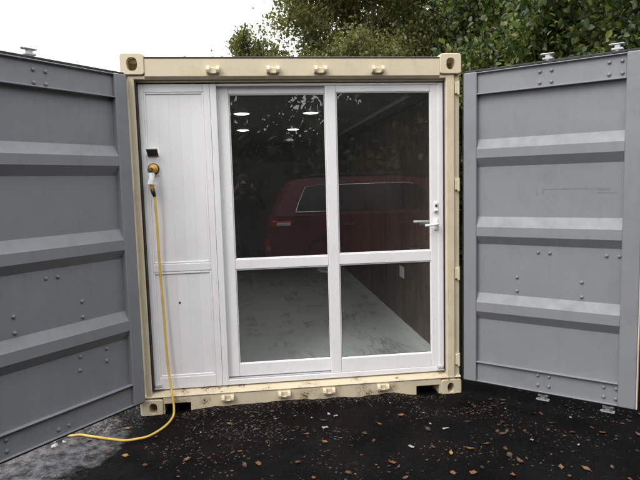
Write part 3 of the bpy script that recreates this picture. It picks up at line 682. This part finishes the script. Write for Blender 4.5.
# ------------------------------------------------------------------ red van behind the camera (seen in the glass)
van = thing('parked_van', 'dark red van parked behind the camera, seen mirrored in the glass door', 'van', (1.14, -6.12, 0))
HWV = .97
low = [(.04, .42), (.0, .62), (.02, .98), (.10, 1.10), (3.75, 1.06), (4.75, .93), (5.05, .78), (5.10, .52), (5.02, .34), (.12, .32)]
bm_ = MB(); bm_.prism([(a, z) for a, z in low], 1, -HWV, HWV)
bmesh.ops.bevel(bm_.bm, geom=[e for e in bm_.bm.edges], offset=.045, segments=2, affect='EDGES')
obj('body', bm_, M['vanred'], van)
def cabin(u, z):
    k = (z-1.06)/.68; return HWV-.02-.17*k
prof = [(.09, 1.09), (.20, 1.36), (.42, 1.70), (.62, 1.755), (2.2, 1.765), (2.75, 1.70), (3.15, 1.46), (3.72, 1.075)]
cb = MB(); A_ = [cb.bm.verts.new((u, cabin(u, z), z)) for u, z in prof]; B_ = [cb.bm.verts.new((u, -cabin(u, z), z)) for u, z in prof]
cb.bm.faces.new(A_); cb.bm.faces.new(B_[::-1])
for i in range(len(prof)): cb.bm.faces.new((A_[i], B_[i], B_[(i+1) % 8], A_[(i+1) % 8]))
bmesh.ops.bevel(cb.bm, geom=[e for e in cb.bm.edges], offset=.03, segments=2, affect='EDGES')
obj('cabin', cb, M['vanred'], van)
def side_poly(pts, off, sgn):
    return [(u, sgn*(cabin(u, z)+off), z) for u, z in pts]
wins = [[(.46, 1.18), (.50, 1.30), (.64, 1.60), (.98, 1.64), (1.02, 1.60), (1.02, 1.18)], [(1.12, 1.18), (1.12, 1.63), (2.10, 1.64), (2.10, 1.18)], [(2.115, 1.18), (2.115, 1.64), (2.55, 1.62), (2.90, 1.42), (3.18, 1.18)]]
for wn_ in wins:
    for sg in (1, -1):
        P = side_poly(wn_, .006, sg); Q = side_poly(wn_, -.02, sg); mb = MB()
        a = [mb.bm.verts.new(p) for p in P]; b = [mb.bm.verts.new(p) for p in Q]; mb.bm.faces.new(a); mb.bm.faces.new(b[::-1])
        for i in range(len(a)): mb.bm.faces.new((a[i], b[i], b[(i+1) % len(a)], a[(i+1) % len(a)]))
        g_ = obj('side_window', mb, M['vanglass'], van)
        obj('window_trim', MB().tube([Vector(p) for p in side_poly(wn_+wn_[:1] if wn_ is wins[0] else wn_[1:3], .008, sg)], .011, 6), M['chrome'], g_)
def slanted(name, u0, z0, u1, z1, hw, mat, n_):
    d = Vector((u1-u0, 0, z1-z0)).normalized(); nrm = Vector((-d.z, 0, d.x))*n_
    mb = MB(); f0 = [Vector((u0, -hw, z0)), Vector((u0, hw, z0)), Vector((u1, hw*.88, z1)), Vector((u1, -hw*.88, z1))]
    a = [mb.bm.verts.new(p+nrm*.008) for p in f0]; b = [mb.bm.verts.new(p-nrm*.02) for p in f0]; mb.bm.faces.new(a); mb.bm.faces.new(b[::-1])
    for i in range(4): mb.bm.faces.new((a[i], b[i], b[(i+1) % 4], a[(i+1) % 4]))
    obj(name, mb, mat, van)
slanted('rear_window', .20, 1.30, .415, 1.66, .74, M['vanglass'], 1); slanted('windscreen', 3.60, 1.15, 2.80, 1.66, .80, M['vanglass'], -1)
for sg in (1, -1):
    a = obj('tail_light', MB().box((.045, sg*.80-.10*sg, .93), (.40, sg*(HWV+.012), 1.05), .03, 2), M['lens_red'], van)
    obj('clear_lens', MB().box((.12, sg*(HWV-.02), .955), (.36, sg*(HWV+.018), 1.015), .012, 2), M['lens_white'], a)
    obj('headlight', MB().box((4.70, sg*.55, .70), (5.06, sg*.93, .82), .03, 2), M['lens_white'], van)
    obj('wing_mirror', MB().box((3.02, sg*.98, 1.10), (3.16, sg*1.16, 1.26), .03, 2), M['vanred'], van)
    obj('roof_rail', MB().tube(catmull([(.75, sg*.72, 1.76), (.85, sg*.72, 1.80), (2.2, sg*.72, 1.81), (2.35, sg*.72, 1.76)], 5), .014, 6), M['black'], van)
    for u in (1.35, 2.3): obj('door_handle', MB().box((u-.09, sg*(HWV-.005), .93), (u+.09, sg*(HWV+.03), .965), .012, 2), M['vanred'], van)
    for u in (1.08, 2.1): obj('door_seam', MB().box((u-.006, sg*(HWV-.03), .42), (u+.006, sg*(HWV+.0015), 1.05), 0), M['black'], van)
    for u in (.95, 4.12):
        T_ = Matrix.Translation((u, sg*.84, .34)) @ Matrix.Rotation(R(-90*sg), 4, 'X')
        wl = obj('wheel', MB().lathe([(.20, -.10), (.31, -.10), (.335, -.07), (.335, .08), (.315, .115), (.225, .12), (.215, .10)], 24, T_), M['tyre'], van, True)
        obj('wheel_rim', MB().lathe([(.218, .10), (.20, .09), (.12, .10), (.05, .12), (0, .122)], 15, T_), M['galv'], wl)
    for u in (.95, 4.12):
        obj('wheel_arch', MB().lathe([(.40, -.02), (.40, .0035), (.345, .0035)], 24, Matrix.Translation((u, sg*HWV, .36)) @ Matrix.Rotation(R(-90*sg), 4, 'X')), M['black'], van)
for u, hgt in ((-.01, .45), (5.0, .45)): obj('bumper', MB().box((u-.06, -.92, hgt-.10), (u+.14, .92, hgt+.14), .05, 2), M['vanred'], van)

# ------------------------------------------------------------------ photographer behind the camera (seen in the glass)
def skin_mesh(chains):
    V, E, Rd, roots = [], [], [], []
    ids = {}
    for ch in chains:
        prev = None
        for key, p, rad in ch:
            if key in ids: i = ids[key]
            else: i = len(V); V.append(p); Rd.append(rad); ids[key] = i
            if prev is not None: E.append((prev, i))
            prev = i
    me = bpy.data.meshes.new('skeleton'); me.from_pydata(V, E, [])
    o = bpy.data.objects.new('skeleton', me); COL.objects.link(o)
    md = o.modifiers.new('skin', 'SKIN'); sv = me.skin_vertices[0].data
    seen = set(); adj = {i: [] for i in range(len(V))}
    for a, b in E: adj[a].append(b); adj[b].append(a)
    for i in range(len(V)):
        sv[i].radius = Rd[i] if isinstance(Rd[i], tuple) else (Rd[i], Rd[i])
        if i not in seen:
            sv[i].use_root = True; st = [i]
            while st:
                q = st.pop()
                if q in seen: continue
                seen.add(q); st += adj[q]
    md.use_smooth_shade = True; sb = o.modifiers.new('sub', 'SUBSURF'); sb.levels = 1; sb.render_levels = 1
    bpy.context.view_layer.update()
    ev = o.evaluated_get(bpy.context.evaluated_depsgraph_get()); res = bpy.data.meshes.new_from_object(ev)
    bpy.data.objects.remove(o); return res
px, py = .74, -4.52
phone_y = -4.145
def hand(sg):
    # wrist at the phone's side, palm behind it, fingers folding over the far edge
    wx = px+.03+sg*.135; base = Vector((wx, phone_y-.05, 1.60)); ch = []
    palm = base+Vector((-sg*.035, .02, .055))
    ch.append([('w%d' % sg, tuple(base), .026), ('p%d' % sg, tuple(palm), (.036, .018))])
    for k in range(4):
        f0 = palm+Vector((sg*.004, .012, .022-.020*k)); L = (.030, .034, .031, .024)[k]
        ch.append([('p%d' % sg, None, None), ('f%d%d' % (sg, k), tuple(f0+Vector((sg*.012, .018, 0))), .0105), ('g%d%d' % (sg, k), tuple(f0+Vector((sg*.010, .018+L, 0))), .009), ('h%d%d' % (sg, k), tuple(f0+Vector((-sg*.016, .024+L, 0))), .008)])
    ch.append([('p%d' % sg, None, None), ('t%d' % sg, tuple(palm+Vector((-sg*.018, -.006, -.022))), .012), ('u%d' % sg, tuple(palm+Vector((-sg*.045, .010, -.010))), .0095)])
    return ch
ch = [[('pel', (px, py, .96), (.165, .125)), ('wai', (px, py, 1.12), (.150, .110)), ('che', (px, py+.01, 1.33), (.175, .120)), ('nck', (px, py+.01, 1.50), (.065, .065)), ('hd0', (px, py+.03, 1.60), (.072, .085)), ('hd1', (px, py+.035, 1.69), (.078, .095)), ('hd2', (px, py+.03, 1.77), (.055, .065))]]
for sg in (-1, 1):
    ch.append([('pel', None, None), ('hip%d' % sg, (px+sg*.10, py, .88), .098), ('kne%d' % sg, (px+sg*.12, py+.02, .50), .062), ('ank%d' % sg, (px+sg*.13, py-.02, .10), .045), ('toe%d' % sg, (px+sg*.15, py+.15, .045), (.045, .035))])
    ch.append([('che', None, None), ('sho%d' % sg, (px+sg*.19, py, 1.43), .066), ('elb%d' % sg, (px+sg*.33, py+.06, 1.30), .046), ('w%d' % sg, None, None)])
H = hand(-1)+hand(1)
full = {}
for c_ in ch+H:
    for k, p, r_ in c_:
        if p is not None: full[k] = (p, r_)
chains = [[(k, *full[k]) for k, _, _ in c_] for c_ in ch+H]
body = skin_mesh(chains)
for m_ in ('jacket', 'jeans', 'skin', 'black'): body.materials.append(M[m_])
for p in body.polygons:
    q = p.center
    if q.z > 1.525 and abs(q.x-px) < .13 and q.y < py+.2: p.material_index = 2
    elif q.y > py+(.10 if q.x < px else .33) and q.z > 1.36: p.material_index = 2
    elif q.z < .13: p.material_index = 3
    elif q.z < .93: p.material_index = 1
    else: p.material_index = 0
pe = tag(link('person', body), 'person in dark jacket raising a phone in both hands, mirrored in the glass', 'person')
hr = MB()
hr.lathe([(.0, .122), (.048, .112), (.084, .078), (.100, .03), (.102, -.03), (.100, -.09), (.11, -.16)], 14, Matrix.Translation((px, py-.004, 1.715)) @ Matrix.Rotation(R(14), 4, 'X'))
obj('added_hood', hr, M['jacket'], pe, True)  # added to darken the face in the reflection
for sg in (-1, 1):
    obj('ear', MB().lathe([(.0, .012), (.016, .008), (.024, 0), (.016, -.008), (0, -.01)], 8, Matrix.Translation((px+sg*.079, py+.025, 1.675)) @ Matrix.Rotation(R(90), 4, 'Y')), M['skin'], pe, True)
    obj('eye', MB().lathe([(0, .006), (.009, .004), (.013, 0), (0, -.004)], 8, Matrix.Translation((px+sg*.031, py+.122, 1.69)) @ Matrix.Rotation(R(-90), 4, 'X')), M['white'], pe, True)
obj('nose', MB().tube([(px, py+.118, 1.70), (px, py+.138, 1.665), (px, py+.12, 1.655)], [.007, .014, .010], 8), M['skin'], pe, True)
obj('mouth', MB().box((px-.024, py+.112, 1.616), (px+.024, py+.124, 1.626), .004), paint('lips', (.35, .12, .10), .5, .05, 9, 0, streak=False), pe)
ph = thing('phone', 'dark phone held up by the mirrored person in front of the glass door', 'phone', (px+.03, phone_y, 1.66))
obj('phone_body', MB().box((-.072, -.004, -.036), (.072, .004, .036), .0035, 2), M['black'], ph)
obj('camera_lens', MB().lathe([(.006, 0), (.006, .002), (0, .002)], 12, Matrix.Translation((.060, .0042, .026)) @ Matrix.Rotation(R(-90), 4, 'X')), M['vanglass'], ph)
